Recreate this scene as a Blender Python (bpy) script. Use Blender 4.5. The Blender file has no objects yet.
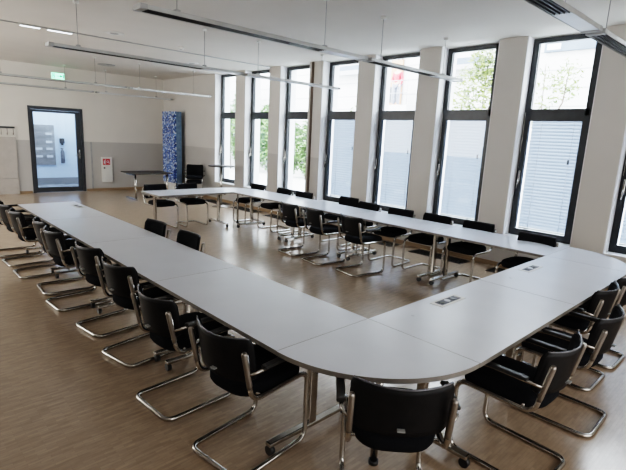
import bpy, bmesh, math, random
from mathutils import Vector, Matrix
random.seed(7)
C = bpy.context.scene.collection
PI = math.pi
CEIL = 3.53; WX = 7.3; RY = 15.0; WINX = 7.5

# ------------------------------------------------------------------ materials
def nt(name):
    m = bpy.data.materials.new(name); m.use_nodes = True
    n = m.node_tree.nodes; l = m.node_tree.links
    return m, n, l, n['Principled BSDF']
def noise_mat(name, c1, c2, rough=.5, metal=0, scale=8, stretch=(1, 1, 1), bump=0, rough2=None, spec=.5, coat=0, detail=4):
    m, n, l, b = nt(name)
    tc = n.new('ShaderNodeTexCoord'); mp = n.new('ShaderNodeMapping'); mp.inputs['Scale'].default_value = stretch
    nz = n.new('ShaderNodeTexNoise'); nz.inputs['Scale'].default_value = scale; nz.inputs['Detail'].default_value = detail
    cr = n.new('ShaderNodeValToRGB')
    cr.color_ramp.elements[0].position = .3; cr.color_ramp.elements[1].position = .7
    cr.color_ramp.elements[0].color = (*c1, 1); cr.color_ramp.elements[1].color = (*c2, 1)
    l.new(tc.outputs['Object'], mp.inputs[0]); l.new(mp.outputs[0], nz.inputs['Vector']); l.new(nz.outputs['Fac'], cr.inputs[0])
    l.new(cr.outputs[0], b.inputs['Base Color'])
    b.inputs['Roughness'].default_value = rough; b.inputs['Metallic'].default_value = metal
    b.inputs['Specular IOR Level'].default_value = spec; b.inputs['Coat Weight'].default_value = coat
    if rough2 is not None:
        mr = n.new('ShaderNodeMapRange'); mr.inputs['To Min'].default_value = rough; mr.inputs['To Max'].default_value = rough2
        l.new(nz.outputs['Fac'], mr.inputs['Value']); l.new(mr.outputs[0], b.inputs['Roughness'])
    if bump:
        bp = n.new('ShaderNodeBump'); bp.inputs['Strength'].default_value = bump; bp.inputs['Distance'].default_value = .01
        l.new(nz.outputs['Fac'], bp.inputs['Height']); l.new(bp.outputs[0], b.inputs['Normal'])
    return m
def glow(name, col, s):
    m, n, l, b = nt(name)
    b.inputs['Base Color'].default_value = (*col, 1); b.inputs['Emission Color'].default_value = (*col, 1)
    b.inputs['Emission Strength'].default_value = s
    nz = n.new('ShaderNodeTexNoise'); nz.inputs['Scale'].default_value = 3
    mr = n.new('ShaderNodeMapRange'); mr.inputs['To Min'].default_value = s * .9; mr.inputs['To Max'].default_value = s * 1.1
    l.new(nz.outputs['Fac'], mr.inputs['Value']); l.new(mr.outputs[0], b.inputs['Emission Strength'])
    return m

M = {}
M['chrome'] = noise_mat('chrome', (.42, .40, .375), (.52, .50, .47), .12, 1, 5, rough2=.2)
M['steel'] = noise_mat('brushed_steel', (.24, .22, .195), (.34, .31, .28), .3, .9, 14, (1, 1, .1), rough2=.4)
M['fabric'] = noise_mat('black_fabric', (.005, .0055, .007), (.011, .012, .015), .9, 0, 220, bump=.2, spec=.12)
M['lacquer'] = noise_mat('black_lacquer', (.006, .006, .007), (.010, .010, .011), .5, 0, 20, spec=.22)
M['edging'] = noise_mat('edging', (.10, .10, .11), (.15, .15, .16), .22, .3, 20)
M['black'] = noise_mat('black_plastic', (.01, .01, .01), (.022, .022, .022), .4, 0, 30)
M['top'] = noise_mat('table_laminate', (.56, .59, .65), (.61, .64, .70), .24, 0, 3, rough2=.36, spec=.5)
M['topedge'] = noise_mat('table_edge', (.17, .155, .14), (.23, .21, .19), .5, 0, 12)
M['darktop'] = noise_mat('dark_table_laminate', (.018, .015, .013), (.03, .026, .023), .6, 0, 6)
M['frame'] = noise_mat('window_frame_paint', (.022, .026, .032), (.032, .037, .043), .38, 0, 8)
M['reveal'] = noise_mat('reveal_paint', (.72, .73, .75), (.8, .81, .83), .6, 0, 4)
M['doorframe'] = noise_mat('door_frame_paint', (.03, .035, .042), (.04, .045, .053), .4, 0, 8)
M['alu'] = noise_mat('luminaire_aluminium', (.40, .41, .40), (.48, .49, .48), .4, .5, 6)
M['sheenalu'] = noise_mat('luminaire_sheen', (.55, .56, .56), (.62, .63, .63), .4, .1, 6)  # paler copy of the aluminium, reflected light put into the colour
M['endcap'] = noise_mat('end_cap', (.30, .31, .31), (.38, .39, .39), .45, .3, 6)
M['louvre'] = noise_mat('louvre_black', (.006, .006, .007), (.012, .012, .013), .3, 0, 30)
M['diffuser'] = noise_mat('white_diffuser', (.72, .78, .85), (.80, .85, .90), .25, 0, 4)
M['wire'] = noise_mat('wire_grey', (.25, .25, .25), (.35, .35, .35), .5, .5, 4)
M['white'] = noise_mat('white_plastic', (.62, .62, .60), (.70, .70, .68), .45, 0, 4)
M['slat'] = None
M['skirting'] = noise_mat('skirting_wood', (.22, .15, .09), (.30, .21, .13), .45, 0, 10, (.2, .2, 3))
M['grille'] = noise_mat('grille_black', (.008, .008, .008), (.02, .02, .02), .4, .3, 20)
M['facade'] = noise_mat('facade_white', (.38, .39, .39), (.46, .46, .46), .7, 0, .6)
M['joint'] = noise_mat('facade_joint', (.20, .21, .23), (.26, .27, .29), .7, 0, 1)
M['yard'] = noise_mat('yard_paving', (.42, .42, .40), (.5, .5, .48), .8, 0, 2)
M['leaf'] = noise_mat('leaf_green', (.03, .07, .015), (.10, .17, .045), .6, 0, 3)
M['leafy'] = noise_mat('leaf_yellow_green', (.06, .09, .012), (.16, .19, .04), .6, 0, 3)
M['bark'] = noise_mat('bark', (.08, .06, .045), (.13, .10, .08), .8, 0, 10, (1, 1, .2))
M['awning'] = noise_mat('sign_band', (.05, .07, .10), (.07, .095, .13), .6, 0, 2)
M['red'] = noise_mat('red_cloth', (.45, .03, .04), (.60, .05, .06), .8, 0, 10)
M['skin'] = noise_mat('skin', (.50, .30, .22), (.58, .36, .27), .6, 0, 10)
M['jean'] = noise_mat('grey_trousers', (.10, .11, .14), (.16, .17, .20), .8, 0, 10)
M['hair'] = noise_mat('dark_hair', (.03, .02, .015), (.06, .04, .03), .6, 0, 10)
M['brick'] = noise_mat('wood_brown', (.30, .15, .08), (.40, .22, .12), .7, 0, 4)
M['corrwall'] = noise_mat('corridor_wall', (.55, .66, .84), (.60, .71, .88), .6, 0, 2)
M['corrfloor'] = noise_mat('corridor_floor', (.22, .25, .30), (.34, .37, .42), .18, 0, 3)
M['board'] = noise_mat('notice_board', (.26, .27, .29), (.42, .43, .45), .35, .6, 2, (1, 1, 3))
M['exitgreen'] = glow('exit_green', (.01, .20, .09), .5)
M['exitwhite'] = glow('exit_white', (.22, .85, .48), 1.5)
M['redsign'] = noise_mat('red_sign', (.42, .02, .03), (.5, .03, .04), .4, 0, 4)
M['paper'] = noise_mat('paper', (.60, .64, .70), (.68, .72, .78), .6, 0, 4)

def two_tone(name, z, low, high, rlow=.35, rhigh=.75, ymin=-99):
    m, n, l, b = nt(name)
    tc = n.new('ShaderNodeTexCoord'); sp = n.new('ShaderNodeSeparateXYZ'); l.new(tc.outputs['Object'], sp.inputs[0])
    lt = n.new('ShaderNodeMath'); lt.operation = 'LESS_THAN'; lt.inputs[1].default_value = z; l.new(sp.outputs[2], lt.inputs[0])
    gt = n.new('ShaderNodeMath'); gt.operation = 'GREATER_THAN'; gt.inputs[1].default_value = ymin; l.new(sp.outputs[1], gt.inputs[0])
    mu = n.new('ShaderNodeMath'); mu.operation = 'MULTIPLY'; l.new(lt.outputs[0], mu.inputs[0]); l.new(gt.outputs[0], mu.inputs[1])
    nz = n.new('ShaderNodeTexNoise'); nz.inputs['Scale'].default_value = 2; nz.inputs['Detail'].default_value = 5; l.new(tc.outputs['Object'], nz.inputs['Vector'])
    mx = n.new('ShaderNodeMix'); mx.data_type = 'RGBA'; mx.inputs['A'].default_value = (*high, 1); mx.inputs['B'].default_value = (*low, 1)
    l.new(mu.outputs[0], mx.inputs['Factor'])
    m2 = n.new('ShaderNodeMix'); m2.data_type = 'RGBA'; m2.blend_type = 'MULTIPLY'; m2.inputs['Factor'].default_value = .10
    l.new(mx.outputs['Result'], m2.inputs['A']); l.new(nz.outputs['Fac'], m2.inputs['B']); l.new(m2.outputs['Result'], b.inputs['Base Color'])
    mr = n.new('ShaderNodeMapRange'); mr.inputs['To Min'].default_value = rhigh; mr.inputs['To Max'].default_value = rlow
    l.new(mu.outputs[0], mr.inputs['Value']); l.new(mr.outputs[0], b.inputs['Roughness'])
    return m
M['wall'] = two_tone('rear_wall_paint', 1.48, (.45, .435, .415), (.68, .655, .61))
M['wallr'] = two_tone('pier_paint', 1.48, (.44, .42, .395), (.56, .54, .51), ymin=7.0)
M['ceil'] = noise_mat('ceiling_paint', (.60, .575, .54), (.64, .615, .58), .85, 0, 1.2, detail=8)

def floor_mat():
    m, n, l, b = nt('floor_strip_parquet')
    tc = n.new('ShaderNodeTexCoord')
    br = n.new('ShaderNodeTexBrick'); br.inputs['Scale'].default_value = 1
    br.inputs['Color1'].default_value = (.295, .226, .165, 1); br.inputs['Color2'].default_value = (.355, .275, .203, 1)
    br.inputs['Mortar'].default_value = (.28, .214, .155, 1); br.inputs['Mortar Size'].default_value = .0012
    br.inputs['Brick Width'].default_value = .12; br.inputs['Row Height'].default_value = .022; br.inputs['Bias'].default_value = -.1
    l.new(tc.outputs['Object'], br.inputs['Vector'])
    mp = n.new('ShaderNodeMapping'); mp.inputs['Scale'].default_value = (2.2, 8, 1); l.new(tc.outputs['Object'], mp.inputs[0])
    nz = n.new('ShaderNodeTexNoise'); nz.inputs['Scale'].default_value = 3.5; nz.inputs['Detail'].default_value = 4; nz.inputs['Roughness'].default_value = .6
    l.new(mp.outputs[0], nz.inputs['Vector'])
    cr = n.new('ShaderNodeValToRGB'); cr.color_ramp.elements[0].color = (.86, .86, .86, 1); cr.color_ramp.elements[1].color = (1.10, 1.10, 1.10, 1)
    cr.color_ramp.elements[0].position = .32; cr.color_ramp.elements[1].position = .72
    l.new(nz.outputs['Fac'], cr.inputs[0])
    mx = n.new('ShaderNodeMix'); mx.data_type = 'RGBA'; mx.blend_type = 'MULTIPLY'; mx.inputs['Factor'].default_value = 1
    l.new(br.outputs['Color'], mx.inputs['A']); l.new(cr.outputs[0], mx.inputs['B']); l.new(mx.outputs['Result'], b.inputs['Base Color'])
    mr = n.new('ShaderNodeMapRange'); mr.inputs['To Min'].default_value = .19; mr.inputs['To Max'].default_value = .23
    l.new(nz.outputs['Fac'], mr.inputs['Value']); l.new(mr.outputs[0], b.inputs['Roughness'])
    b.inputs['Specular IOR Level'].default_value = .6; b.inputs['Coat Weight'].default_value = .35; b.inputs['Coat Roughness'].default_value = .28; b.inputs['Coat Tint'].default_value = (1, .93, .84, 1)
    return m
M['floor'] = floor_mat()

def glass_mat():
    m = bpy.data.materials.new('window_glass'); m.use_nodes = True; n = m.node_tree.nodes; l = m.node_tree.links; n.clear()
    o = n.new('ShaderNodeOutputMaterial'); t = n.new('ShaderNodeBsdfTransparent'); g = n.new('ShaderNodeBsdfGlossy'); x = n.new('ShaderNodeMixShader')
    f0 = n.new('ShaderNodeLayerWeight'); f1 = n.new('ShaderNodeMath'); f1.operation = 'POWER'; f1.inputs[1].default_value = 4
    f = n.new('ShaderNodeMath'); f.operation = 'MULTIPLY_ADD'; f.inputs[1].default_value = .5; f.inputs[2].default_value = .035
    l.new(f0.outputs['Facing'], f1.inputs[0]); l.new(f1.outputs[0], f.inputs[0])
    t.inputs[0].default_value = (.95, .97, .97, 1); g.inputs['Roughness'].default_value = .02
    l.new(f.outputs[0], x.inputs[0]); l.new(t.outputs[0], x.inputs[1]); l.new(g.outputs[0], x.inputs[2]); l.new(x.outputs[0], o.inputs[0])
    return m
M['glass'] = glass_mat()
def slat_mat():
    m = bpy.data.materials.new('blind_slat'); m.use_nodes = True; n = m.node_tree.nodes; l = m.node_tree.links; n.clear()
    o = n.new('ShaderNodeOutputMaterial'); d = n.new('ShaderNodeBsdfDiffuse'); t = n.new('ShaderNodeBsdfTranslucent'); x = n.new('ShaderNodeMixShader')
    nz = n.new('ShaderNodeTexNoise'); nz.inputs['Scale'].default_value = 1.5
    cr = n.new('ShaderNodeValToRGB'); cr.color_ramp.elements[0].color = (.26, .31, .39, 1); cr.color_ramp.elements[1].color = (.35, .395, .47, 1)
    l.new(nz.outputs['Fac'], cr.inputs[0]); l.new(cr.outputs[0], d.inputs[0]); l.new(cr.outputs[0], t.inputs[0])
    x.inputs[0].default_value = .45
    l.new(d.outputs[0], x.inputs[1]); l.new(t.outputs[0], x.inputs[2]); l.new(x.outputs[0], o.inputs[0])
    return m
M['slat'] = slat_mat()
def mosaic_mat():
    m, n, l, b = nt('blue_mosaic')
    tc = n.new('ShaderNodeTexCoord'); mp = n.new('ShaderNodeMapping'); mp.inputs['Scale'].default_value = (30, 30, 30); l.new(tc.outputs['Object'], mp.inputs[0])
    fl = n.new('ShaderNodeVectorMath'); fl.operation = 'FLOOR'; l.new(mp.outputs[0], fl.inputs[0])
    wn = n.new('ShaderNodeTexWhiteNoise'); l.new(fl.outputs[0], wn.inputs['Vector'])
    cr = n.new('ShaderNodeValToRGB'); cr.color_ramp.interpolation = 'CONSTANT'
    e = cr.color_ramp.elements; e[0].color = (.025, .06, .22, 1); e[1].position = .35; e[1].color = (.05, .14, .46, 1)
    for p, c in ((.52, (.16, .30, .62)), (.66, (.02, .04, .14)), (.78, (.62, .72, .84))):
        k = e.new(p); k.color = (*c, 1)
    l.new(wn.outputs['Value'], cr.inputs[0]); l.new(cr.outputs[0], b.inputs['Base Color']); b.inputs['Roughness'].default_value = .3
    return m
M['mosaic'] = mosaic_mat()

# ------------------------------------------------------------------ mesh helpers
class MB:
    def __init__(s): s.bm = bmesh.new()
    def box(s, x0, y0, z0, x1, y1, z1, bev=0, mi=0):
        r = bmesh.ops.create_cube(s.bm, size=1); vs = r['verts']
        for v in vs:
            v.co = Vector(((x0 + x1) / 2 + v.co.x * (x1 - x0), (y0 + y1) / 2 + v.co.y * (y1 - y0), (z0 + z1) / 2 + v.co.z * (z1 - z0)))
        fs = set(f for v in vs for f in v.link_faces)
        for f in fs: f.material_index = mi
        if bev:
            es = list(set(e for v in vs for e in v.link_edges))
            bmesh.ops.bevel(s.bm, geom=es, offset=bev, segments=2, profile=.5, affect='EDGES', material=mi)
        return s
    def tube(s, pts, r, n=8, closed=False, flat=None, mi=0):
        pts = [Vector(p) for p in pts]; N = len(pts); rings = []
        prev = None
        for i, p in enumerate(pts):
            if closed: t = pts[(i + 1) % N] - pts[i - 1]
            else: t = pts[min(i + 1, N - 1)] - pts[max(i - 1, 0)]
            t.normalize()
            if prev is None:
                a = Vector((0, 0, 1)) if abs(t.z) < .9 else Vector((1, 0, 0))
                u = t.cross(a).normalized()
            else:
                u = (prev - t * prev.dot(t))
                u = u.normalized() if u.length > 1e-6 else t.orthogonal().normalized()
            prev = u; w = t.cross(u)
            rr = r[i] if isinstance(r, (list, tuple)) else r
            rings.append([s.bm.verts.new(p + (u * math.cos(2 * PI * k / n) + w * math.sin(2 * PI * k / n)) * rr) for k in range(n)])
        for i in range(N if closed else N - 1):
            A = rings[i]; B = rings[(i + 1) % N]
            for k in range(n):
                f = s.bm.faces.new((A[k], A[(k + 1) % n], B[(k + 1) % n], B[k])); f.smooth = True; f.material_index = mi
        if not closed:
            f = s.bm.faces.new(rings[0][::-1]); f.material_index = mi; f = s.bm.faces.new(rings[-1]); f.material_index = mi
        return s
    def cyl(s, c, r, z0, z1, n=24, mi=0, axis='z'):
        c = Vector(c)
        if axis == 'z': s.tube([c + Vector((0, 0, z0)), c + Vector((0, 0, z1))], r, n, mi=mi)
        elif axis == 'x': s.tube([c + Vector((z0, 0, 0)), c + Vector((z1, 0, 0))], r, n, mi=mi)
        else: s.tube([c + Vector((0, z0, 0)), c + Vector((0, z1, 0))], r, n, mi=mi)
        for f in s.bm.faces:
            if len(f.verts) > 8: f.smooth = False
        return s
    def prism(s, poly, z0, z1, mi=0, side=None):
        a = [s.bm.verts.new((x, y, z0)) for x, y in poly]; b = [s.bm.verts.new((x, y, z1)) for x, y in poly]
        f = s.bm.faces.new(a[::-1]); f.material_index = mi; f = s.bm.faces.new(b); f.material_index = mi
        for i in range(len(poly)):
            j = (i + 1) % len(poly)
            f = s.bm.faces.new((a[i], a[j], b[j], b[i])); f.material_index = mi if side is None else side
        return s
    def quad(s, pts, mi=0):
        f = s.bm.faces.new([s.bm.verts.new(p) for p in pts]); f.material_index = mi; return s
    def build(s, name, mats, parent=None, loc=None, rotz=0):
        me = bpy.data.meshes.new(name); bmesh.ops.recalc_face_normals(s.bm, faces=s.bm.faces[:]) if not getattr(s, 'norec', False) else None
        s.bm.to_mesh(me); s.bm.free()
        for m in (mats if isinstance(mats, (list, tuple)) else [mats]): me.materials.append(m)
        o = bpy.data.objects.new(name, me); C.objects.link(o)
        if parent: o.parent = parent
        if loc is not None: o.location = loc
        o.rotation_euler.z = rotz
        return o
def arc(p0, pc, p1, n=5):
    """quadratic corner points from p0 over control pc to p1"""
    p0, pc, p1 = Vector(p0), Vector(pc), Vector(p1)
    return [(1 - t) ** 2 * p0 + 2 * t * (1 - t) * pc + t * t * p1 for t in [i / n for i in range(n + 1)]]
def rounded(path, r, n=5, closed=False):
    P = [Vector(p) for p in path]; out = []
    N = len(P)
    for i in range(N):
        if not closed and i in (0, N - 1): out.append(P[i]); continue
        a, b, c = P[i - 1], P[i], P[(i + 1) % N]
        rr = min(r, (a - b).length * .49, (c - b).length * .49)
        out += arc(b + (a - b).normalized() * rr, b, b + (c - b).normalized() * rr, n)
    return out
def tag(o, label=None, cat=None, group=None, kind=None):
    if label: o['label'] = label
    if cat: o['category'] = cat
    if group: o['group'] = group
    if kind: o['kind'] = kind
    return o
def empty(name, loc=(0, 0, 0), rz=0):
    o = bpy.data.objects.new(name, None); C.objects.link(o); o.location = loc; o.rotation_euler.z = rz
    o.empty_display_size = .1
    return o
def kids(o): return [c for c in C.objects if c.parent == o]
def copy_tree(o, parent=None):
    c = o.copy(); C.objects.link(c)
    if parent: c.parent = parent
    for ch in kids(o): copy_tree(ch, c)
    return c
def struct(mb, name, mats, parent=None):
    o = mb.build(name, mats, parent); o['kind'] = 'structure'; return o

# ------------------------------------------------------------------ room shell
XL, YF = -2.2, -2.6
struct(MB().box(XL - .3, YF - .3, -.2, 7.75, RY + .3, 0), 'floor', M['floor'])
struct(MB().box(XL - .3, YF - .3, CEIL, 7.80, RY + .3, CEIL + .3), 'ceiling', M['ceil'])
struct(MB().box(XL - .3, YF - .3, 0, XL, RY + .3, CEIL), 'wall_left', M['wall'])
struct(MB().box(XL, YF - .3, 0, 7.80, YF, CEIL), 'wall_front', M['wall'])
# rear wall with the door opening
DX0, DX1, DZ = 3.33, 4.75, 2.42
mb = MB(); mb.box(XL, RY, 0, DX0, RY + .25, CEIL); mb.box(DX1, RY, 0, 7.75, RY + .25, CEIL); mb.box(DX0, RY, DZ, DX1, RY + .25, CEIL)
struct(mb, 'wall_rear', M['wall'])
# window wall
YFs = [1.76, 3.20, 4.65, 6.09, 7.53, 8.96, 10.39, 11.84]
WIN = [(y - 1.02, y) for y in YFs]
ZS = .52
mb = MB(); mb.box(WX, YF, 0, 7.80, RY, ZS)
edges = [YF] + [v for w in WIN for v in w] + [RY]
for i in range(0, len(edges), 2):
    mb.box(WX, edges[i], ZS, 7.80, edges[i + 1], CEIL)
struct(mb, 'wall_right', M['wallr'])
# white linings of the window openings
mb = MB()
for (a, b) in WIN:
    mb.box(WX + .005, b - .012, ZS, 7.80, b + .001, CEIL); mb.box(WX + .005, a - .001, ZS, 7.80, a + .012, CEIL)
    mb.box(WX + .005, a, ZS - .001, 7.80, b, ZS + .012)
struct(mb, 'trim_1', M['reveal'])
# skirting
mb = MB(); mb.box(WX - .018, YF, 0, WX, RY, .07); struct(mb, 'baseboard_right', M['skirting'])
mb = MB(); mb.box(XL, RY - .018, 0, DX0 - .02, RY, .07); mb.box(DX1 + .02, RY - .018, 0, WX - .018, RY, .07); struct(mb, 'baseboard_rear', M['skirting'])
mb = MB(); mb.box(XL, YF, 0, XL + .018, RY - .018, .07); struct(mb, 'baseboard_left', M['skirting'])
# partition track joint across the ceiling and its guide on a pier
struct(MB().box(XL, 9.30, CEIL - .012, WX, 9.36, CEIL), 'trim_2', M['endcap'])
struct(MB().box(WX - .03, 7.80, 0.07, WX, 7.85, CEIL), 'trim_3', M['bark'])
struct(MB().box(4.93, RY - .02, .07, 4.97, RY, 1.48), 'trim_4', M['endcap'])

def make_window(i, a, b, blind):
    x0, x1 = WINX, WINX + .07
    top = CEIL - .01; t = .085; zt0, zt1 = 2.35, 2.50
    w = empty('window_%d' % i, (0, 0, 0)); w['kind'] = 'structure'
    mb = MB()
    a += .012; b -= .012; zb = ZS + .012
    ta = .14
    mb.box(x0, a, zb, x1, a + ta, top); mb.box(x0, b - t, zb, x1, b, top)
    mb.box(x0, a + t, top - .07, x1, b - t, top); mb.box(x0, a + t, zb, x1, b - t, zb + .10); mb.box(x0, a + t, zt0, x1, b - t, zt1)
    # raised sash around the lower casement
    mb.box(x0 - .02, b - t - .01, zb + .02, x0, b - .035, zt0 + .05); mb.box(x0 - .02, a + .05, zb + .02, x0, a + ta + .01, zt0 + .05)
    mb.box(x0 - .02, a + ta + .01, zb + .02, x0, b - t - .01, zb + .11); mb.box(x0 - .02, a + ta + .01, zt0 - .03, x0, b - t - .01, zt0 + .05)
    mb.build('window_frame', M['frame'], w)
    MB().box(x0 + .03, a + t, zb + .1, x0 + .04, b - t, zt0).build('lower_pane', M['glass'], w)
    MB().box(x0 + .03, a + t, zt1, x0 + .04, b - t, top - .07).build('upper_pane', M['glass'], w)
    h = MB(); h.box(x0 - .045, b - .075, 1.36, x0 - .02, b - .045, 1.56, .006); h.box(x0 - .065, b - .07, 1.40, x0 - .045, b - .05, 1.42, .003)
    h.tube([(x0 - .07, b - .06, 1.42), (x0 - .075, b - .06, 1.28)], .010, 8); h.build('window_handle', M['chrome'], w)
    h = MB(); h.tube([(x0 - .03, b - .03, 1.60), (x0 - .03, b - .03, 2.45)], .007, 8); h.build('opener_rod', M['chrome'], w)
    if blind:
        return (a + t + .015, b - t - .015)
for i, (a, b) in enumerate(WIN):
    make_window(i + 1, a, b, i < 5)
BL = ['white venetian blind, lowered, on the window by the table corner, second from the right edge',
      'white venetian blind, lowered, third one from the right edge of the photo',
      'white venetian blind, lowered, behind the chairs at the middle of the window table',
      'white venetian blind, lowered, leftmost of the closed blinds']
def blind(a, b, label):
    root = empty('venetian_blind', (7.63, (a + b) / 2, .64)); tag(root, label, 'blind', 'venetian blinds outside the lower panes')
    L = (b - a) / 2; H = 1.70; n = 34
    mb = MB()
    for k in range(n):
        z = .02 + H * (k + .5) / n
        c, s_ = .030 * math.cos(math.radians(68)), .030 * math.sin(math.radians(68))
        mb.quad([(-c, -L, z - s_), (-c, L, z - s_), (0.006, L, z), (0.006, -L, z)]); mb.quad([(0.006, -L, z), (0.006, L, z), (c, L, z + s_), (c, -L, z + s_)])
    mb.build('slats', M['slat'], root)
    MB().box(-.025, -L, H + .02, .025, L, H + .07, .004).build('headrail', M['alu'], root)
    MB().box(-.015, -L, -.012, .015, L, .012, .003).build('bottom_rail', M['alu'], root)
    for s in (-1, 1):
        MB().tube([(-.016, s * L * .6, 0), (-.016, s * L * .6, H + .03)], .003, 6).build('cord', M['wire'], root)
    MB().box(-.03, -L * .62, H * .62, -.018, -L * .55, H * .66, .002).build('cord_tassel', M['black'], root)
labels = {0: 'white venetian blind, lowered, at the right edge beyond the table corner', 1: BL[0], 2: BL[1], 3: BL[2], 4: BL[3],
          }
for i in range(5):
    a, b = WIN[i]; blind(a + .15, b - .10, labels[i])

# ------------------------------------------------------------------ floor grilles in front of the windows
def floor_grille(a, b, label):
    root = empty('floor_grille', (7.03, (a + b) / 2, .0)); tag(root, label, 'floor grille', 'black floor grilles before the windows')
    L = (b - a) / 2; mb = MB(); mb.box(-.17, -L, 0, .17, -L + .02, .006); mb.box(-.17, L - .02, 0, .17, L, .006); mb.box(-.17, -L + .02, 0, -.15, L - .02, .006); mb.box(.15, -L + .02, 0, .17, L - .02, .006)
    mb.build('rim', M['grille'], root)
    mb = MB(); mb.box(-.15, -L + .02, 0, .15, L - .02, .002)
    for k in range(16): x = -.14 + k * .0187; mb.box(x, -L + .02, .002, x + .007, L - .02, .005)
    mb.build('grating', M['grille'], root)
GL = ['black floor grille nearest the corner of the tables, glimpsed over the front table edge', 'black floor grille on the parquet under the paired table legs near the front',
      'black floor grille under the window side table, second from the front grilles', 'black floor grille beneath the outer chairs at mid window table', 'black floor grille beside the inner chairs of the window table',
      'black floor grille below the third window from the rear wall', 'black floor grille near the curved far table corner', 'black floor grille closest to the rear wall']
for k, (a, b) in enumerate(WIN[1:]): floor_grille(a, b, GL[k])

# ------------------------------------------------------------------ door and corridor
d = empty('door_1', (0, 0, 0)); d['kind'] = 'structure'
mb = MB(); y0, y1 = RY - .02, RY + .09
mb.box(DX0, y0, 0, DX0 + .07, y1, DZ); mb.box(DX1 - .07, y0, 0, DX1, y1, DZ); mb.box(DX0 + .07, y0, DZ - .09, DX1 - .07, y1, DZ)
mb.build('door_frame', M['doorframe'], d)
mb = MB(); y0, y1 = RY + .005, RY + .06
mb.box(DX0 + .075, y0, .01, DX0 + .13, y1, DZ - .095); mb.box(DX1 - .20, y0, .01, DX1 - .075, y1, DZ - .095); mb.box(DX0 + .13, y0, .01, DX1 - .2, y1, .15); mb.box(DX0 + .13, y0, DZ - .16, DX1 - .2, y1, DZ - .095)
lf = mb.build('door_leaf', M['doorframe'], d)
MB().box(DX0 + .13, RY + .03, .15, DX1 - .2, RY + .038, DZ - .16).build('door_glass', M['glass'], lf)
mb = MB(); mb.box(DX1 - .155, RY - .01, .98, DX1 - .115, RY + .005, 1.24, .004); mb.tube([(DX1 - .135, RY - .01, 1.08), (DX1 - .135, RY - .05, 1.08), (DX1 - .26, RY - .05, 1.08)], .010, 8)
mb.build('door_handle', M['chrome'], lf)
mb = MB(); mb.box(1.6, RY + 2.1, 0, 7.0, RY + 2.25, 2.9); mb.box(1.5, RY + .25, 0, 1.6, RY + 2.25, 2.9); mb.box(7.0, RY + .25, 0, 7.1, RY + 2.25, 2.9)
struct(mb, 'wall_corridor', M['corrwall'])
struct(MB().box(1.5, RY + .25, 2.9, 7.1, RY + 2.25, 3.0), 'ceiling_corridor', M['reveal'])
struct(MB().box(1.5, RY + .3, -.1, 7.1, RY + 2.25, .0), 'floor_corridor', M['corrfloor'])
struct(MB().box(1.6, RY + 2.085, 0, 7.0, RY + 2.1, .22), 'baseboard_corridor', M['joint'])
# notice board seen through the door
nb = empty('notice_board', (4.17, RY + 2.09, 1.28)); tag(nb, 'grey metal notice board with sheets on the corridor wall behind the glass door', 'notice board')
MB().box(-.34, -.03, -.64, .34, 0, .64, .006).build('panel', M['board'], nb)
for (x, z) in ((.17, .36), (.17, .1), (.17, -.12), (-.13, -.12), (-.13, -.36), (.17, -.36)):
    MB().box(x - .09, -.034, z - .035, x + .09, -.031, z + .035).build('sheet', M['paper'], nb)
ds = empty('soap_dispenser', (4.72, RY + 2.09, 1.42)); tag(ds, 'small dark dispenser on the bluish corridor wall right of the notice board', 'dispenser')
MB().box(-.07, -.09, -.08, .07, 0, .09, .02).build('body', M['doorframe'], ds); MB().box(-.03, -.1, -.13, .03, -.03, -.08, .008).build('nozzle', M['black'], ds)
fe = empty('fire_extinguisher', (4.71, RY + 2.02, .70)); tag(fe, 'slim dark extinguisher hung on the corridor wall below the dispenser', 'extinguisher')
mb = MB(); mb.tube([(0, 0, 0), (0, 0, .02), (0, 0, .36), (0, 0, .42), (0, 0, .46)], [.05, .06, .06, .035, .02], 16); mb.build('cylinder_body', M['jean'], fe)
MB().box(-.05, -.02, .46, .03, .02, .49, .005).build('lever', M['black'], fe); MB().box(-.03, .055, .1, .03, .068, .3).build('bracket', M['chrome'], fe)

# exit sign
ex = empty('exit_sign', (4.13, RY - .05, 3.27)); tag(ex, 'green lit emergency exit sign high on the rear wall above the glass door', 'exit sign')
MB().box(-.17, -.03, -.09, .17, .05, .09, .006).build('housing', M['white'], ex)
MB().box(-.16, -.036, -.08, .16, -.030, .08).build('lit_face', M['exitwhite'], ex)
mb = MB()
y0, y1 = -.041, -.037
mb.box(-.145, y0, -.065, -.135, y1, .065); mb.box(-.145, y0, .055, -.075, y1, .065); mb.box(-.085, y0, -.065, -.075, y1, .065)   # doorway
mb.box(-.125, y0, .022, -.105, y1, .042)                                                                                          # head
for pts in ([(-.112, .015), (-.098, -.02)], [(-.098, -.02), (-.12, -.055)], [(-.098, -.02), (-.08, -.05)], [(-.112, .01), (-.09, 0)], [(-.112, .01), (-.128, -.01)]):
    mb.tube([(p[0], -.039, p[1]) for p in pts], .005, 6)
mb.tube([(-.03, -.039, 0), (.06, -.039, 0)], .008, 6)                                                                              # arrow
mb.prism([(.055, -.035), (.12, 0), (.055, .035)], 0, .004)
for v in mb.bm.verts[-6:]: v.co = Vector((v.co.x, -.041 + v.co.z, v.co.y))
mb.box(.128, y0, -.05, .15, y1, .05)
mb.build('pictogram', M['exitgreen'], ex)

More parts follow.
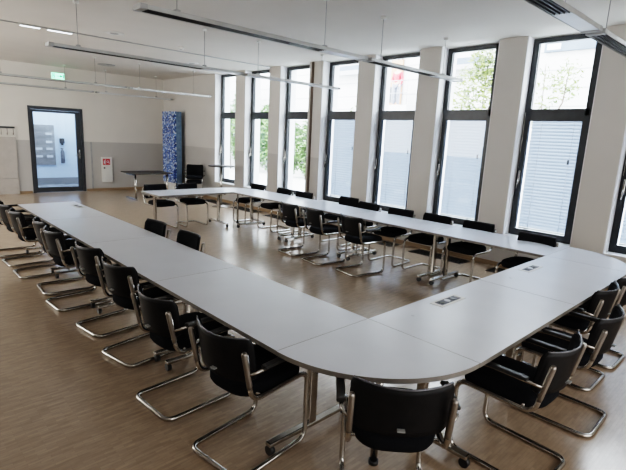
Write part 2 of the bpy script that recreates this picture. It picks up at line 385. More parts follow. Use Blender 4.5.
# hydrant cabinet
hy = empty('hydrant_cabinet', (5.38, RY - .03, .64)); tag(hy, 'white wall cabinet with red pictogram sign on the grey rear wall right of the door', 'cabinet')
MB().box(-.16, -.02, -.38, .16, .03, .39, .006).build('cabinet_body', M['white'], hy)
fl = MB().box(-.145, -.032, -.365, .145, -.02, .375, .004).build('cabinet_door', M['white'], hy)
MB().tube([(-.09, -.032, .06), (-.09, -.06, .06)], .025, 14).build('knob', M['black'], fl)
sg = MB().box(-.125, -.036, .15, .09, -.032, .34).build('sign_plate', M['redsign'], hy)
mb = MB()
mb.box(-.05, -.039, .16, -.04, -.036, .33); mb.tube([(-.085, -.038, .19), (-.085, -.038, .27)], .014, 6); mb.tube([(-.085, -.038, .27), (-.085, -.038, .30), (-.065, -.038, .30)], .006, 6)
mb.tube([(.02 + .03 * math.cos(t * .6), -.038, .25 + .03 * math.sin(t * .6)) for t in range(10)], .006, 6); mb.tube([(.05, -.038, .25), (.06, -.038, .18)], .006, 6)
mb.build('pictogram', M['paper'], sg)

# coat rack panel at the left edge
cr = empty('coat_rack', (2.62, RY - .02, 1.70)); tag(cr, 'narrow rail with metal coat hooks on the rear wall left of the door', 'coat rack')
MB().box(-.45, -.02, .08, .37, .02, .13, .004).build('rail', M['doorframe'], cr)
for k in range(6):
    x = -.38 + k * .14
    MB().tube(rounded([(x, -.02, .07), (x, -.07, .07), (x, -.08, -.04), (x, -.04, -.10), (x, -.03, -.04)], .02), .008, 6).build('hook', M['steel'], cr)
pn = empty('wall_panel', (2.62, RY - .02, 0)); tag(pn, 'light cream cupboard panel below the coat hooks at the far left', 'cupboard')
MB().box(-.45, -.03, .44, .37, .015, 1.55, .006).build('upper_door', M['reveal'], pn); MB().box(-.45, -.03, .0, .37, .015, .43, .006).build('lower_door', M['reveal'], pn)
for o in kids(pn): o.data.materials[0] = noise_mat('cupboard_cream', (.40, .37, .34), (.44, .41, .38), .5)

# blue mosaic pillar in front of the rear corner
pl = empty('mosaic_pillar', (6.98, 13.9, 0)); tag(pl, 'tall blue and white mosaic clad pillar by the rear corner', 'pillar')
MB().box(-.06, -.37, .0, .17, .37, .32, .004).build('plinth', M['white'], pl)
MB().box(-.09, -.37, .32, .17, .37, 2.5, .004).build('mosaic_cladding', M['mosaic'], pl)
MB().box(.0, -.385, .10, .17, -.37, 2.5).build('side_strip', noise_mat('side_grey_blue', (.09, .16, .26), (.15, .24, .36), .4), pl)

# ------------------------------------------------------------------ conference tables
TH = .74
def castor(parent, x, y):
    mb = MB(); mb.tube([(x - .016, y, .031), (x + .016, y, .031)], .031, 16)
    mb.build('castor', M['black'], parent)
def leg(parent, cx, cy, axis, half=.355):
    """T leg: a flat post on a long foot bar with two castors; the foot runs along axis"""
    mb = MB()
    if axis == 'x':
        mb.box(cx - .032, cy - .022, .085, cx + .032, cy + .022, TH - .07, .006)
        mb.box(cx - half, cy - .025, .058, cx + half, cy + .025, .088, .008)
        mb.box(cx - .25, cy - .02, TH - .07, cx + .25, cy + .02, TH - .034, .004)
    else:
        mb.box(cx - .022, cy - .032, .085, cx + .022, cy + .032, TH - .07, .006)
        mb.box(cx - .025, cy - half, .058, cx + .025, cy + half, .088, .008)
        mb.box(cx - .02, cy - .25, TH - .07, cx + .02, cy + .25, TH - .034, .004)
    for s in (-1, 1):
        px, py = (cx + s * (half - .02), cy) if axis == 'x' else (cx, cy + s * (half - .02))
        mb.tube([(px, py, .03), (px, py, .06)], .012, 8)
    l = mb.build('leg', M['chrome'], parent)
    for s in (-1, 1):
        px, py = (cx + s * (half - .02), cy) if axis == 'x' else (cx, cy + s * (half - .02))
        castor(l, px, py)
TG = 'white conference tables set in a U'
def table(x0, y0, x1, y1, label, inset=.10, endinset=(None, None), dark=False):
    cx, cy = (x0 + x1) / 2, (y0 + y1) / 2; hx, hy = (x1 - x0) / 2 - .002, (y1 - y0) / 2 - .002
    t = empty('conference_table', (cx, cy, 0)); tag(t, label, 'table', TG)
    mb = MB(); mb.prism([(-hx, -hy), (hx, -hy), (hx, hy), (-hx, hy)], TH - .028, TH, 0, 1)
    mb.build('tabletop', [M['top'], M['topedge']], t)
    mb = MB()
    if hy > hx:
        for s in (-1, 1): mb.box(s * .22 - .02, -hy + .05, TH - .064, s * .22 + .02, hy - .05, TH - .028, .004)
        mb.build('frame', M['steel'], t)
        leg(t, 0, -hy + inset, 'x'); leg(t, 0, hy - inset, 'x')
    else:
        for s in (-1, 1): mb.box(-hx + .05, s * .22 - .02, TH - .064, hx - .05, s * .22 + .02, TH - .028, .004)
        mb.build('frame', M['steel'], t)
        leg(t, -hx + inset, 0, 'y'); leg(t, hx - inset, 0, 'y')
    return t
AX0, AX1 = 1.54, 2.33; BY0, BY1 = 1.045, 1.85; RX0, RX1 = 5.41, 6.20
FY0, FY1 = 8.05, 8.86
ys = [1.85, 3.39, 4.94, 6.44, 7.95]
LT = ['white rectangular table nearest the camera in the long left row', 'white rectangular table, second from the front in the left row',
      'white rectangular table, third from the front in the left row', 'white table ending the left row near the glass door, with a socket plate']
for k in range(4): table(AX0, ys[k], AX1, ys[k + 1], LT[k])
yr = [1.85, 3.39, 4.95, 6.50, 8.05]
RT = ['white rectangular table beside the windows, next to the far front corner', 'white window side table with paired chrome legs, behind an inner chair',
      'white window side table behind the three inner chairs', 'white window side table joining the far curved corner']
for k in range(4): table(RX0, yr[k], RX1, yr[k + 1], RT[k])
table(AX1, BY0, 3.86, BY1, 'white front table with socket plate, next to the nearest curved corner')
table(3.86, BY0, RX0, BY1, 'white front table with socket plate, next to the window corner')
table(3.80, FY0, RX0, FY1, 'white table across the far end before the rear wall')
def corner(cx, cy, a0, label, legoff):
    """quarter round linking top, centre of the arc at the inner corner"""
    t = empty('corner_table', (cx, cy, 0)); tag(t, label, 'table', 'quarter round corner tables of the U')
    R = .79
    n = 28
    # superelliptic quarter: a rounded outer corner fuller than a circle is not needed
    poly = [(0, 0)] + [(R * math.cos(math.radians(a0 + 90 * k / n)) , R * math.sin(math.radians(a0 + 90 * k / n))) for k in range(n + 1)]
    sx = 1 if a0 in (270, 0) else -1; sy = 1 if a0 in (0, 90) else -1
    poly = [(x + sx * .001, y * 1.012 + sy * .001) for x, y in poly]
    MB().prism(poly, TH - .028, TH, 0, 1).build('tabletop', [M['top'], M['topedge']], t)
    lx, ly = legoff
    mb = MB(); mb.box(min(0.02 * sx, lx), ly - .02, TH - .064, max(.02 * sx, lx), ly + .02, TH - .028, .004); mb.box(lx - .02, min(.02 * sy, ly), TH - .063, lx + .02, max(.02 * sy, ly), TH - .028, .004)
    mb.build('frame', M['steel'], t)
    mb = MB(); mb.tube([(lx, ly, .025), (lx, ly, TH - .06)], .022, 14); l = mb.build('leg', M['chrome'], t)
    MB().tube([(lx, ly, 0), (lx, ly, .025)], .03, 14).build('foot_glide', M['black'], l)
corner(AX1, BY1, 180, 'white quarter round corner table nearest the camera', (-.30, -.36))
corner(RX0, BY1, 270, 'white quarter round corner table at the right, before the windows', (.36, -.36))
corner(RX0, FY0, 0, 'white quarter round corner table at the far window end', (.36, .36))

def socket_plate(x, y, rz, label, z=TH):
    t = empty('socket_plate', (x, y, z), rz); tag(t, label, 'socket plate', 'socket plates let into the tabletops')
    MB().box(-.17, -.055, 0, .17, .055, .004, .0015).build('cover_plate', M['white'], t)
    MB().box(-.135, -.034, .004, .135, .034, .0055).build('socket_field', M['jean'], t)
    for k in range(3):
        mb = MB(); mb.tube([(-.09 + k * .075, 0, .0055), (-.09 + k * .075, 0, .009)], .024, 16); mb.build('socket', M['black'] if k != 1 else M['paper'], t)
    MB().box(.105, -.02, .0055, .128, .02, .008).build('data_port', M['endcap'], t)
socket_plate(3.11, 1.71, 0, 'light socket plate in the front table nearer the camera')
socket_plate(4.68, 1.72, 0, 'light socket plate in the front table near the window corner')
socket_plate(2.22, 7.42, 0 + PI / 2, 'grey socket plate in the far end of the left table row')

# ------------------------------------------------------------------ chairs
def superlen(v, n=3.2): return max(0, 1 - abs(v) ** n) ** (1 / n)
def make_chair():
    root = empty('cantilever_chair')
    R = .0155; w = .232
    def side(s, full):
        return None
    # one continuous tube: right upright > seat rail > front leg > runner > rear bar > mirrored
    right = [(w, -.262, .78), (w, -.205, .480), (w, .262, .486), (w * .98, .272, R + .001), (w * .96, -.285, R + .001)]
    left = [(-x, y, z) for x, y, z in right[::-1]]
    path = right + left
    pts = rounded(path, .075, 7)
    MB().tube(pts, R, 10).build('tube_frame', M['chrome'], root)
    for yy in (.15, -.13): MB().tube([(-w, yy, .484), (w, yy, .484)], .009, 8).build('seat_crossbar', M['chrome'], root)
    for s in (-1, 1): MB().tube([(s * w, -.268, .79), (s * w, -.2665, .775), (s * w, -.226, .585), (s * w, -.222, .565)], [.012, .0165, .0165, .0155], 10).build('back_upright', M['steel'], root)
    # seat: rounded rear edge, straight front
    mb = MB(); bm = mb.bm
    n = 40; outline = []
    hw = .222
    for k in range(n):
        t = 2 * PI * k / n; c, s_ = math.cos(t), math.sin(t)
        e = .42 if s_ > 0 else .80
        x = hw * math.copysign(abs(c) ** (.42 if s_ > 0 else .62), c); y = math.copysign(abs(s_) ** e, s_)
        y = .04 + (.225 if s_ > 0 else .265) * y
        outline.append((x, y))
    prof = [(.80, .455), (.95, .462), (1.0, .484), (1.0, .510), (.985, .530), (.92, .543), (.6, .549), (.25, .545)]
    rings = []
    for sc, z in prof:
        rings.append([bm.verts.new((x * sc, .03 + (y - .03) * sc, z + (-.012 if False else 0))) for x, y in outline])
    for i in range(len(rings) - 1):
        for k in range(n):
            f = bm.faces.new((rings[i][k], rings[i][(k + 1) % n], rings[i + 1][(k + 1) % n], rings[i + 1][k])); f.smooth = True
    bm.faces.new(rings[0][::-1]); f = bm.faces.new(rings[-1]); f.smooth = True
    mb.build('seat', M['fabric'], root)
    # backrest: concave shell
    def shell(hw, z0, z1, off, th, nx=18, nz=8, taper=0):
        mb = MB(); bm = mb.bm; F = []; B = []
        for j in range(nz + 1):
            v = j / nz * 2 - 1; z = (z0 + z1) / 2 + v * (z1 - z0) / 2
            wv = hw * (1 - (.05 if v > 0 else .16) * max(0, abs(v) - .72) ** 1.6 / .28 ** 1.6)
            F.append([]); B.append([])
            for i in range(nx + 1):
                u = i / nx * 2 - 1; x = wv * u
                zz = z + (.012 * (u * u)) * (1 if v > 0 else -.0) 
                y = -.288 +   .092 * (x / .25) ** 2 - (z - .50) * .17 + .035 + off
                F[-1].append(bm.verts.new((x, y + th, zz))); B[-1].append(bm.verts.new((x, y, zz)))
        for j in range(nz):
            for i in range(nx):
                for G, fl in ((F, 0), (B, 1)):
                    q = (G[j][i], G[j][i + 1], G[j + 1][i + 1], G[j + 1][i]); f = bm.faces.new(q if fl else q[::-1]); f.smooth = True
        for i in range(nx):
            bm.faces.new((F[0][i], F[0][i + 1], B[0][i + 1], B[0][i])); bm.faces.new((F[nz][i], B[nz][i], B[nz][i + 1], F[nz][i + 1]))
        for j in range(nz):
            bm.faces.new((F[j][0], B[j][0], B[j + 1][0], F[j + 1][0])); bm.faces.new((F[j][nx], F[j + 1][nx], B[j + 1][nx], B[j][nx]))
        return mb
    bk = shell(.238, .580, .838, 0, .014).build('backrest', M['lacquer'], root)
    shell(.229, .590, .826, .0145, .016).build('back_cushion', M['fabric'], bk)
    # thin rim along the top
    pts = []
    for i in range(19):
        u = i / 18 * 2 - 1; x = .238 * .95 * u; z = .838 + .012 * u * u
        pts.append((x, -.288 +   .092 * (x / .25) ** 2 - (.838 - .50) * .17 + .035 + .007, z))
    MB().tube(pts, .006, 6).build('rim', M['edging'], bk)
    # maker's plate on the outside of the back
    MB().box(-.018, -.296, .622, .018, -.268, .630).build('badge', M['endcap'], bk)
    for s in (-1, 1):
        path = rounded([(s * .236, -.238, .650), (s * .272, -.20, .668), (s * .276, .07, .672), (s * .268, .115, .660)], .03, 4)
        a = MB().tube(path, .010, 8).build('armrest', M['chrome'], root)
        MB().box(s * .275 - .022, -.165, .672, s * .275 + .022, .085, .694, .008).build('arm_pad', M['black'], a)
    return root
proto = make_chair()
first = True
def chair(x, y, face, label, group, dz=0):
    """face: direction the sitter looks, degrees from +x"""
    global first
    o = proto if first else copy_tree(proto); first = False
    o.location = (x, y, dz); o.rotation_euler.z = math.radians(face - 90)
    tag(o, label, 'chair', group)
    return o
G1 = 'cantilever chairs along the left side of the table row'
L1 = ['black chair tucked at the left table, nearest the camera of its row', 'black chair, second from the front along the left table edge', 'black chair, third from the front along the left table edge',
      'black chair, fourth from the front along the left table edge', 'black chair, fifth from the front along the left table edge', 'black chair at the left row, sixth counting from the front',
      'black chair at the left row, seventh counting from the front', 'black chair at the left row, last but one before the rear wall', 'black chair at the far end of the left row by the table end']
for k, (y, x, a) in enumerate([(2.12, 1.565, 7), (2.87, 1.53, 4), (3.76, 1.61, 10), (4.48, 1.62, 8), (5.33, 1.56, 3), (5.92, 1.60, -3), (6.74, 1.52, 0), (7.40, 1.52, 2), (8.0, 1.52, -2)]):
    chair(x, y, a, L1[k], G1)
chair(1.835, 1.255, 44, 'black chair at the curved corner, its back to the camera at the bottom', 'cantilever chairs along the front of the tables')
G2 = 'cantilever chairs along the front of the tables'
for x, y, a, lb in ((2.755, 1.0, 89, 'black chrome framed chair at the front table right of the curved corner'), (3.55, .98, 91, 'black chair at the front table, second to the right of the curved corner'),
                    (4.24, 1.18, 90, 'black chair at the front table, third right of the curved corner, pushed in'), (4.84, 1.17, 90, 'black chair cut by the right edge of the photo')):
    chair(x, y, a, lb, G2)
G3 = 'chairs inside the U facing the windows'
for x, y, a, lb in ((5.14, 4.32, -7, 'black chair inside the U, nearest of the three facing the windows'), (5.12, 5.06, -9, 'black chair inside the U, middle of the three facing the windows'),
                    (5.16, 5.70, -6, 'black chair inside the U, farthest of the three facing the windows')):
    chair(x, y, a, lb, G3)
G4 = 'chairs inside the U at the left table row'
chair(2.19, 5.20, 182, 'black chair back rising behind the left table, the farther of two', G4); chair(2.19, 4.42, 178, 'black chair back rising behind the left table, the nearer of two', G4)
G5 = 'chairs between the tables and the windows'
for k, (x, y, lb) in enumerate(((5.80, 2.20, 'black chair between the front corner of the window table and the rightmost full window'), (6.0, 3.08, 'black chair by the windows, second from the front corner of the window table'),
                (6.02, 3.76, 'black chair by the windows, third from the front corner of the window table'), (5.98, 4.40, 'black chair by the windows, fourth from the front corner of the window table'),
                (6.03, 5.14, 'black chair by the windows, fifth from the front corner of the window table'), (6.28, 5.82, 'black chair by the windows standing further out from the table'),
                (6.02, 6.78, 'black chair by the windows, nearer of the pair behind two inner chairs'), (6.02, 7.42, 'black chair by the windows, farther of the pair behind two inner chairs'),
                (6.02, 8.32, 'black chair at the far window corner of the tables'))):
    chair(x, y, 180 + (k * 37 % 7 - 3), lb, G5)
G6 = 'chairs behind the far table'
chair(4.14, 8.72, 270, 'black chair behind the far table, left of the two', G6); chair(4.82, 8.72, 268, 'black chair behind the far table, right of the two', G6)
G7 = 'chairs stacked by the rear corner'
chair(6.88, 12.25, 238, 'black chair at the rear corner right of the mosaic pillar, lower of the stack', G7)
chair(6.88, 12.25, 238, 'black chair at the rear corner right of the mosaic pillar, upper of the stack', G7, .13)

# ------------------------------------------------------------------ dark tables at the rear
dt = empty('dark_table', (5.84, 12.80, 0)); tag(dt, 'dark topped rectangular table standing before the rear wall left of the pillar', 'table')
MB().box(-.72, -.42, .722, .42, .42, .75, .004).build('tabletop', M['darktop'], dt)
mb = MB(); mb.box(-.6, -.3, .69, .3, -.26, .722); mb.box(-.6, .26, .69, .3, .3, .722); mb.build('frame', M['steel'], dt)
for x in (-.60, .32):
    mb = MB(); mb.tube([(x, -.28, .05), (x, -.28, .70)], .028, 14); mb.box(x - .025, -.34, 0.0, x + .025, .34, .05, .006); mb.box(x - .02, -.30, .675, x + .02, .30, .70, .004); mb.build('leg', M['chrome'], dt)
rt = empty('bistro_table', (6.75, 10.62, 0)); tag(rt, 'tall round dark topped standing table between rear corner and windows', 'table')
mb = MB(); mb.tube([(0, 0, 1.055), (0, 0, 1.06), (0, 0, 1.08), (0, 0, 1.085)], [.33, .34, .34, .335], 36); mb.build('tabletop', M['darktop'], rt)
MB().tube([(0, 0, .02), (0, 0, 1.055)], .025, 16).build('pole', M['chrome'], rt)
mb = MB(); mb.tube([(0, 0, 0), (0, 0, .012), (0, 0, .03)], [.24, .24, .05], 32); mb.build('base', M['steel'], rt)

# ------------------------------------------------------------------ pendant luminaires
PG = 'long suspended linear luminaires'
def luminaire(x0, x1, y, z, label, dark=True):
    L = x1 - x0; t = empty('pendant_luminaire', (x0, y, z)); tag(t, label, 'ceiling light', PG)
    mb = MB(); mb.box(.07, -.08, 0, L - .07, -.075, .036); mb.box(.07, .075, 0, L - .07, .08, .036); mb.box(.07, -.08, .034, L - .07, .08, .038)
    mb.build('housing', M['alu'] if dark else M['sheenalu'], t)
    mb = MB(); mb.box(0, -.082, -.003, .07, .082, .042, .005); mb.build('end_cap', M['endcap'], t)
    mb = MB(); mb.box(L - .07, -.082, -.003, L, .082, .042, .005); mb.build('end_cap', M['endcap'], t)
    lv = MB()
    n = int((L - .8) / .06)
    lv.box(.07, -.0745, .014, L - .75, .0745, .020)
    for s in (-.055, -.018, .018, .055): lv.box(.07, s - .004, .001, L - .75, s + .004, .014)
    lo = lv.build('louvre', M['louvre'] if dark else M['diffuser'], t)
    MB().box(L - .75, -.0745, .002, L - .07, .0745, .030, .003).build('diffuser', M['diffuser'], t)
    for xx in ((.38, L - .72) if x0 < 3 else (.28, L - .5)):
        w = MB(); w.tube([(xx, 0, .036), (xx, 0, CEIL - z - .03)], .004, 6); wo = w.build('suspension_wire', M['wire'], t)
        c = MB(); c.tube([(xx, 0, CEIL - z - .035), (xx, 0, CEIL - z)], .035, 18); c.build('ceiling_rose', M['white'], wo)
        MB().box(xx - .025, -.025, .038, xx + .025, .025, .07, .003).build('wire_clamp', M['endcap'], wo)
rows = [(1.55, 2.95, 'first row, nearest the camera'), (4.24, 2.93, 'second row from the front'), (7.0, 2.91, 'third row from the front'), (11.95, 2.89, 'fourth row, before the rear wall'), (14.25, 2.87, 'last row, close to the rear wall')]
for y, z, r in rows:
    luminaire(1.83, 4.84, y, z, 'grey linear pendant light, left one of the ' + r)
    luminaire(4.91, 7.28 if y < 3 else (7.25 if y < 8 else 7.2), y, z, 'grey linear pendant light, right one of the ' + r, y < 6)  # rear right-hand ones get the paler tone for light reflected at that angle

# ceiling details
def disc(name, x, y, r, h, m, label, cat, group=None):
    t = empty(name, (x, y, CEIL)); tag(t, label, cat, group)
    mb = MB(); mb.tube([(0, 0, 0), (0, 0, -h * .6), (0, 0, -h)], [r, r, r * .8], 24); mb.build('housing', m, t)
    mb = MB(); mb.tube([(0, 0, -h), (0, 0, -h - .006)], [r * .45, r * .4], 18); mb.build('sensor', M['endcap'], t)
disc('smoke_detector', 4.70, 8.87, .06, .045, M['white'], 'small white smoke detector on the ceiling, the nearer of two', 'smoke detector')
disc('smoke_detector', 4.73, 10.75, .06, .045, M['white'], 'small white smoke detector on the ceiling, the farther of two', 'smoke detector')
disc('ceiling_speaker', 3.35, 8.7, .16, .01, M['white'], 'round white ceiling speaker over the left table row', 'speaker')
disc('ceiling_speaker', 5.9, 10.6, .16, .01, M['white'], 'round white ceiling speaker near the windows', 'speaker')
disc('ceiling_vent', 4.81, 13.1, .22, .02, M['endcap'], 'round dark grey air vent in the ceiling before the rear wall', 'vent')
for x0, x1, lb in ((2.05, 2.36, 'short pale window reflection on the ceiling joint, made as a glowing strip, left one'), (2.46, 2.86, 'pale window reflection on the ceiling joint, made as a glowing strip, right one')):  # window reflections on the track, built as small glowing strips
    t = empty('reflection_strip', ((x0 + x1) / 2, 9.33, CEIL)); tag(t, lb, 'ceiling light', 'glowing strips for window reflections on the ceiling joint'); L = (x1 - x0) / 2
    MB().box(-L, -.04, -.03, L, .04, 0, .004).build('housing', M['alu'], t); MB().box(-L + .01, -.03, -.036, L - .01, .03, -.03).build('diffuser', glow('reflection_glow', (.85, .92, 1), 1.2), t)

# ------------------------------------------------------------------ outside
struct(MB().box(7.75, -20, -.5, 60, 60, -.3), 'ground', M['yard'])
fb = empty('facade_building', (18, 10, -.3)); tag(fb, 'bright white building with long horizontal cladding across the yard', 'building')
MB().box(0, -30, 0, .4, 28, 9).build('cladding', M['facade'], fb)
mb = MB()
for k in range(14): mb.box(-.02, -30, .6 + k * .62, 0, 28, .63 + k * .62)
mb.build('cladding_joints', M['joint'], fb)
sb = empty('sign_band', (17.9, 6.4, 5.42)); tag(sb, 'grey blue sign band with a white legend outside the rightmost full window', 'sign')
MB().box(-.05, -1.1, -.17, .05, .8, .17, .01).build('band', M['awning'], sb); MB().box(-.06, .25, -.09, -.051, .7, .09).build('legend', M['paper'], sb)
sb = empty('roller_awning', (17.9, 10.3, 5.15)); tag(sb, 'grey awning box high on the white building behind the tree', 'awning')
MB().box(-.4, -.9, -.12, .05, .9, .14, .02).build('awning_box', M['awning'], sb); MB().box(-.42, -.9, -.3, -.38, .9, -.12).build('valance', M['joint'], sb)
sb = empty('roller_awning', (17.9, 16.6, 5.3)); tag(sb, 'grey awning box high on the white building, left of the person', 'awning')
MB().box(-.4, -1.1, -.10, .05, 1.0, .14, .02).build('awning_box', M['awning'], sb); MB().box(-.42, -1.1, -.3, -.38, 1.0, -.10).build('valance', M['joint'], sb)
# dark lettering on the facade (letters K R as strokes)
lt = empty('facade_lettering', (17.93, 13.4, 5.25)); tag(lt, 'dark letters on the white building above the person in red', 'lettering')
def letter(strokes, y0, s):
    mb = MB()
    for st in strokes: mb.tube([(0, y0 - p[0] * s, p[1] * s) for p in st], .04, 6)
    mb.build('letter', M['frame'], lt)
Kk = [[(0, 0), (0, 1)], [(.6, 1), (0, .45)], [(.15, .55), (.65, 0)]]
Rr = [[(0, 0), (0, 1)], [(0, 1), (.45, .95), (.55, .75), (.4, .52), (0, .5)], [(.25, .5), (.6, 0)]]
letter(Kk, .7, .48); letter(Rr, .2, .48)
# raised landing, door and railing with the person
ln = empty('stair_landing', (16.9, 13.0, -.3)); tag(ln, 'pale raised landing with a thin railing on the white building', 'landing')
MB().box(-.6, -1.2, 0, 1.0, 1.6, 3.72).build('landing_block', M['facade'], ln)
rl = MB()
for k in range(8): rl.tube([(-.55, -1.15 + k * .385, 3.72), (-.55, -1.15 + k * .385, 4.7)], .015, 6)
for z in (4.2, 4.7): rl.tube([(-.55, -1.15, z), (-.55, 1.55, z)], .018, 6)
rl.build('railing', M['joint'], ln)
bd = empty('brown_door', (17.9, 13.75, 3.42)); tag(bd, 'brown door on the landing left of the person in red', 'door')
MB().box(-.03, -.45, .0, .06, .45, 2.1).build('door_leaf', M['brick'], bd); MB().box(-.05, -.38, .25, -.03, .38, .95).build('lower_panel', M['frame'], bd)

def skin_obj(name, verts, edges_, radii, mat, parent, sub=2):
    me = bpy.data.meshes.new(name); me.from_pydata(verts, edges_, []); o = bpy.data.objects.new(name, me); C.objects.link(o)
    me.materials.append(mat); o.parent = parent
    md = o.modifiers.new('skin', 'SKIN'); md.use_smooth_shade = True
    sl = me.skin_vertices[0] if me.skin_vertices else None
    if sl is None: bpy.context.view_layer.update()
    sl = me.skin_vertices[0] if me.skin_vertices else me.attributes
    for i, r in enumerate(radii):
        me.skin_vertices[0].data[i].radius = (r, r) if not isinstance(r, tuple) else r
    me.skin_vertices[0].data[0].use_root = True
    s = o.modifiers.new('sub', 'SUBSURF'); s.levels = sub; s.render_levels = sub
    return o
try:
    pe = empty('person', (17.1, 12.95, 3.42), math.radians(90)); tag(pe, 'person in a red jacket and grey trousers standing on the landing outside', 'person')
    # local: x right, y forward, z up ; root at the pelvis
    V = [(0, 0, .95), (0, .01, 1.15), (0, 0, 1.38), (0, 0, 1.50), (0, .01, 1.60), (0, .01, 1.72),
         (-.10, 0, .86), (-.11, .02, .48), (-.11, -.01, .08), (-.11, .12, .04),
         (.10, 0, .86), (.11, .03, .48), (.12, .0, .08), (.12, .13, .04),
         (-.19, 0, 1.40), (-.26, -.01, 1.12), (-.24, .12, .90), (-.24, .18, .82),
         (.19, 0, 1.40), (.26, -.01, 1.12), (.20, .18, 1.02), (.14, .24, 1.0)]
    E_ = [(0, 1), (1, 2), (2, 3), (3, 4), (4, 5), (0, 6), (6, 7), (7, 8), (8, 9), (0, 10), (10, 11), (11, 12), (12, 13), (2, 14), (14, 15), (15, 16), (16, 17), (2, 18), (18, 19), (19, 20), (20, 21)]
    Rd = [.13, .12, .13, .055, .095, .085, .085, .06, .042, .04, .085, .06, .042, .04, .06, .045, .032, .03, .06, .045, .032, .03]
    skin_obj('body', V, E_, Rd, M['skin'], pe)
    skin_obj('jacket', [V[0], V[1], V[2], V[14], V[15], V[16], V[18], V[19], V[20]], [(0, 1), (1, 2), (2, 3), (3, 4), (4, 5), (2, 6), (6, 7), (7, 8)], [.155, .15, .155, .085, .065, .05, .085, .065, .05], M['red'], pe)
    skin_obj('trousers', [V[0], V[6], V[7], V[8], V[10], V[11], V[12]], [(0, 1), (1, 2), (2, 3), (0, 4), (4, 5), (5, 6)], [.145, .105, .08, .065, .105, .08, .065], M['jean'], pe)
    skin_obj('hair', [(0, -.03, 1.66), (0, -.02, 1.75)], [(0, 1)], [.10, .09], M['hair'], pe)
except Exception as e:
    print('person failed', e)

def foliage(name, label, cat, blobs, mat, n, size, trunk=None, group=None):
    root = empty(name, (blobs[0][0], blobs[0][1], -.3)); tag(root, label, cat, group)
    mb = MB(); ox, oy = blobs[0][0], blobs[0][1]
    for (x, y, z, rx, ry, rz) in blobs:
        for _ in range(n):
            while True:
                p = [random.uniform(-1, 1) for _ in range(3)]
                if .15 < sum(q * q for q in p) < 1: break
            c = Vector((x - ox + p[0] * rx, y - oy + p[1] * ry, z + .3 + p[2] * rz))
            a = Vector((random.gauss(0, 1), random.gauss(0, 1), random.gauss(0, 1))).normalized(); b_ = a.orthogonal().normalized(); s = size * random.uniform(.6, 1.3)
            mb.quad([c - a * s, c + b_ * s * .45, c + a * s, c - b_ * s * .45])
    mb.norec = True
    mb.build('foliage', mat, root)
    t = MB()
    for tp in (trunk or []): t.tube([(px - ox, py - oy, pz + .3) for px, py, pz in tp], [.035 - .025 * i / max(1, len(tp) - 1) for i in range(len(tp))], 8)
    if trunk: t.build('trunk', M['bark'], root)
foliage('ivy_hedge', 'green ivy clad hedge against the white building beyond the rear windows', 'hedge', [(16.9, y, h / 2, .4, .8, h / 2 + .1) for y, h in ((18.3, 2.8), (19.5, 2.7), (21.9, 3.6), (23.2, 4.4), (24.6, 4.6), (26.2, 4.2), (27.6, 4.4), (29, 4.2))], M['leaf'], 1800, .11,
        [[(16.9, y, -.3), (16.9, y + .1, 1.2), (16.9, y, 2.4)] for y in (18.4, 20.5, 23, 25.5, 28)])
foliage('small_tree', 'yellow green leafed tree outside the window third from the right', 'tree', [(12.0, 6.35, 3.2, .6, .75, 1.1), (12.1, 6.0, 4.2, .6, .7, .9), (11.9, 6.1, 2.2, .5, .5, .6)], M['leafy'], 1500, .07,
        [[(12, 6.3, -.3), (12.02, 6.28, 1.6), (12.0, 6.2, 4.6)], [(12, 6.28, 1.8), (12.1, 6.8, 3.4)], [(12, 6.25, 2.2), (12, 5.8, 3.8)]], 'trees in the yard')
foliage('sapling', 'thin sparse sapling outside the rightmost full window', 'tree', [(12.0, 4.75, 3.1, .4, .35, .8), (12, 4.2, 3.5, .3, .35, .5)], M['leafy'], 220, .06,
        [[(12, 4.7, -.3), (12, 4.68, 2), (12, 4.75, 3.9)], [(12, 4.68, 2.0), (12, 4.25, 3.0), (12, 4.2, 3.8)]], 'trees in the yard')
foliage('shrub', 'green bush at the lower corner outside the upper pane left of the person', 'shrub', [(12.5, 10.9, 2.2, .5, .55, 1.1), (12.5, 10.6, 3.0, .4, .35, .5)], M['leafy'], 420, .06,
        [[(12.5, 10.9, -.3), (12.5, 10.9, 2.6)]])

# ------------------------------------------------------------------ light
w = bpy.data.worlds.new('sky'); bpy.context.scene.world = w; w.use_nodes = True
n = w.node_tree.nodes; l = w.node_tree.links; bg = n['Background']
tc = n.new('ShaderNodeTexCoord'); sp = n.new('ShaderNodeSeparateXYZ'); cr_ = n.new('ShaderNodeValToRGB')
l.new(tc.outputs['Generated'], sp.inputs[0]); l.new(sp.outputs[2], cr_.inputs[0])
cr_.color_ramp.elements[0].color = (.95, .97, 1, 1); cr_.color_ramp.elements[1].color = (.70, .82, 1, 1)
l.new(cr_.outputs[0], bg.inputs[0]); bg.inputs[1].default_value = 6.6
sd = bpy.data.lights.new('sun', 'SUN'); sd.energy = 3.0; sd.angle = math.radians(4); sd.color = (1, .96, .9)
so = bpy.data.objects.new('sun', sd); C.objects.link(so); so.rotation_euler = Vector((-.75, .25, .75)).to_track_quat('Z', 'Y').to_euler()
for (a, b) in WIN:                    # sampling portals set in the window openings
    ld = bpy.data.lights.new('portal', 'AREA'); ld.shape = 'RECTANGLE'; ld.size = 3.0; ld.size_y = b - a; ld.cycles.is_portal = True
    lo = bpy.data.objects.new('portal', ld); C.objects.link(lo); lo.location = (7.81, (a + b) / 2, (ZS + CEIL) / 2)
    lo.rotation_euler = Matrix(((0, 0, 1), (0, 1, 0), (-1, 0, 0))).to_euler()
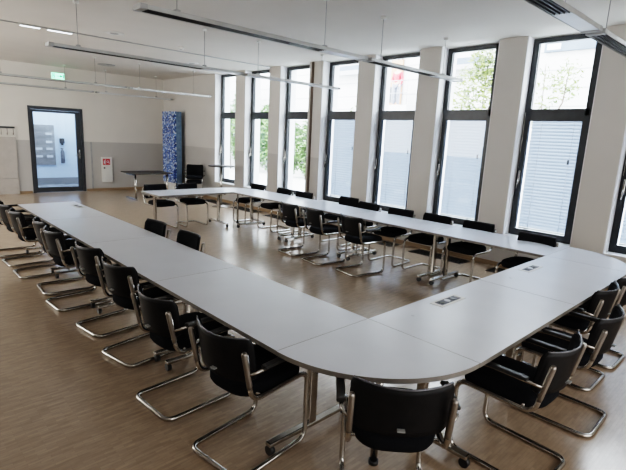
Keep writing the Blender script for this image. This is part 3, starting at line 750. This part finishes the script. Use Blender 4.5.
ld = bpy.data.lights.new('corridor_lamp', 'AREA'); ld.shape = 'RECTANGLE'; ld.size = 4; ld.size_y = 1; ld.energy = 38; ld.color = (.74, .86, 1)
lo = bpy.data.objects.new('corridor_lamp', ld); C.objects.link(lo); lo.location = (4.3, RY + 1.2, 2.88)

for nm, loc, rot, sx, sy, en, col in (('fill_front', (2.6, YF + .05, 1.9), (PI / 2, 0, 0), 6, 2.4, 40, (1, .99, .98)),  # added soft fill lamps
                                     ('fill_left', (XL + .05, 10.8, 2.35), (PI / 2, 0, -PI / 2), 6.5, 1.8, 90, (1, .98, .94))):
    ld = bpy.data.lights.new(nm, 'AREA'); ld.shape = 'RECTANGLE'; ld.size = sx; ld.size_y = sy; ld.energy = en; ld.color = col
    lo = bpy.data.objects.new(nm, ld); C.objects.link(lo); lo.location = loc; lo.rotation_euler = rot
# ------------------------------------------------------------------ camera
f_px, yaw, pitch, roll, H = 465.0, .765947, .20572, .047827, 1.91
fw = Vector((math.sin(yaw) * math.cos(pitch), math.cos(yaw) * math.cos(pitch), -math.sin(pitch)))
r0 = Vector((math.cos(yaw), -math.sin(yaw), 0)); u0 = r0.cross(fw)
r = math.cos(roll) * r0 + math.sin(roll) * u0; u = -math.sin(roll) * r0 + math.cos(roll) * u0
cd = bpy.data.cameras.new('camera'); cam = bpy.data.objects.new('camera', cd); C.objects.link(cam)
cd.sensor_fit = 'HORIZONTAL'; cd.sensor_width = 36; cd.lens = f_px / 626 * 36; cd.clip_start = .05; cd.clip_end = 200
mt = Matrix((r, u, -fw)).transposed().to_4x4(); mt.translation = Vector((0, 0, H)); cam.matrix_world = mt
bpy.context.scene.camera = cam

sc = bpy.context.scene
sc.view_settings.view_transform = 'Filmic'; sc.view_settings.look = 'High Contrast'; sc.view_settings.exposure = 1.75; sc.view_settings.gamma = 1.0
sc.cycles.max_bounces = 10; sc.cycles.diffuse_bounces = 7; sc.cycles.glossy_bounces = 5; sc.cycles.transparent_max_bounces = 12; sc.cycles.transmission_bounces = 4
sc.cycles.sample_clamp_indirect = 8; sc.cycles.use_denoising = True
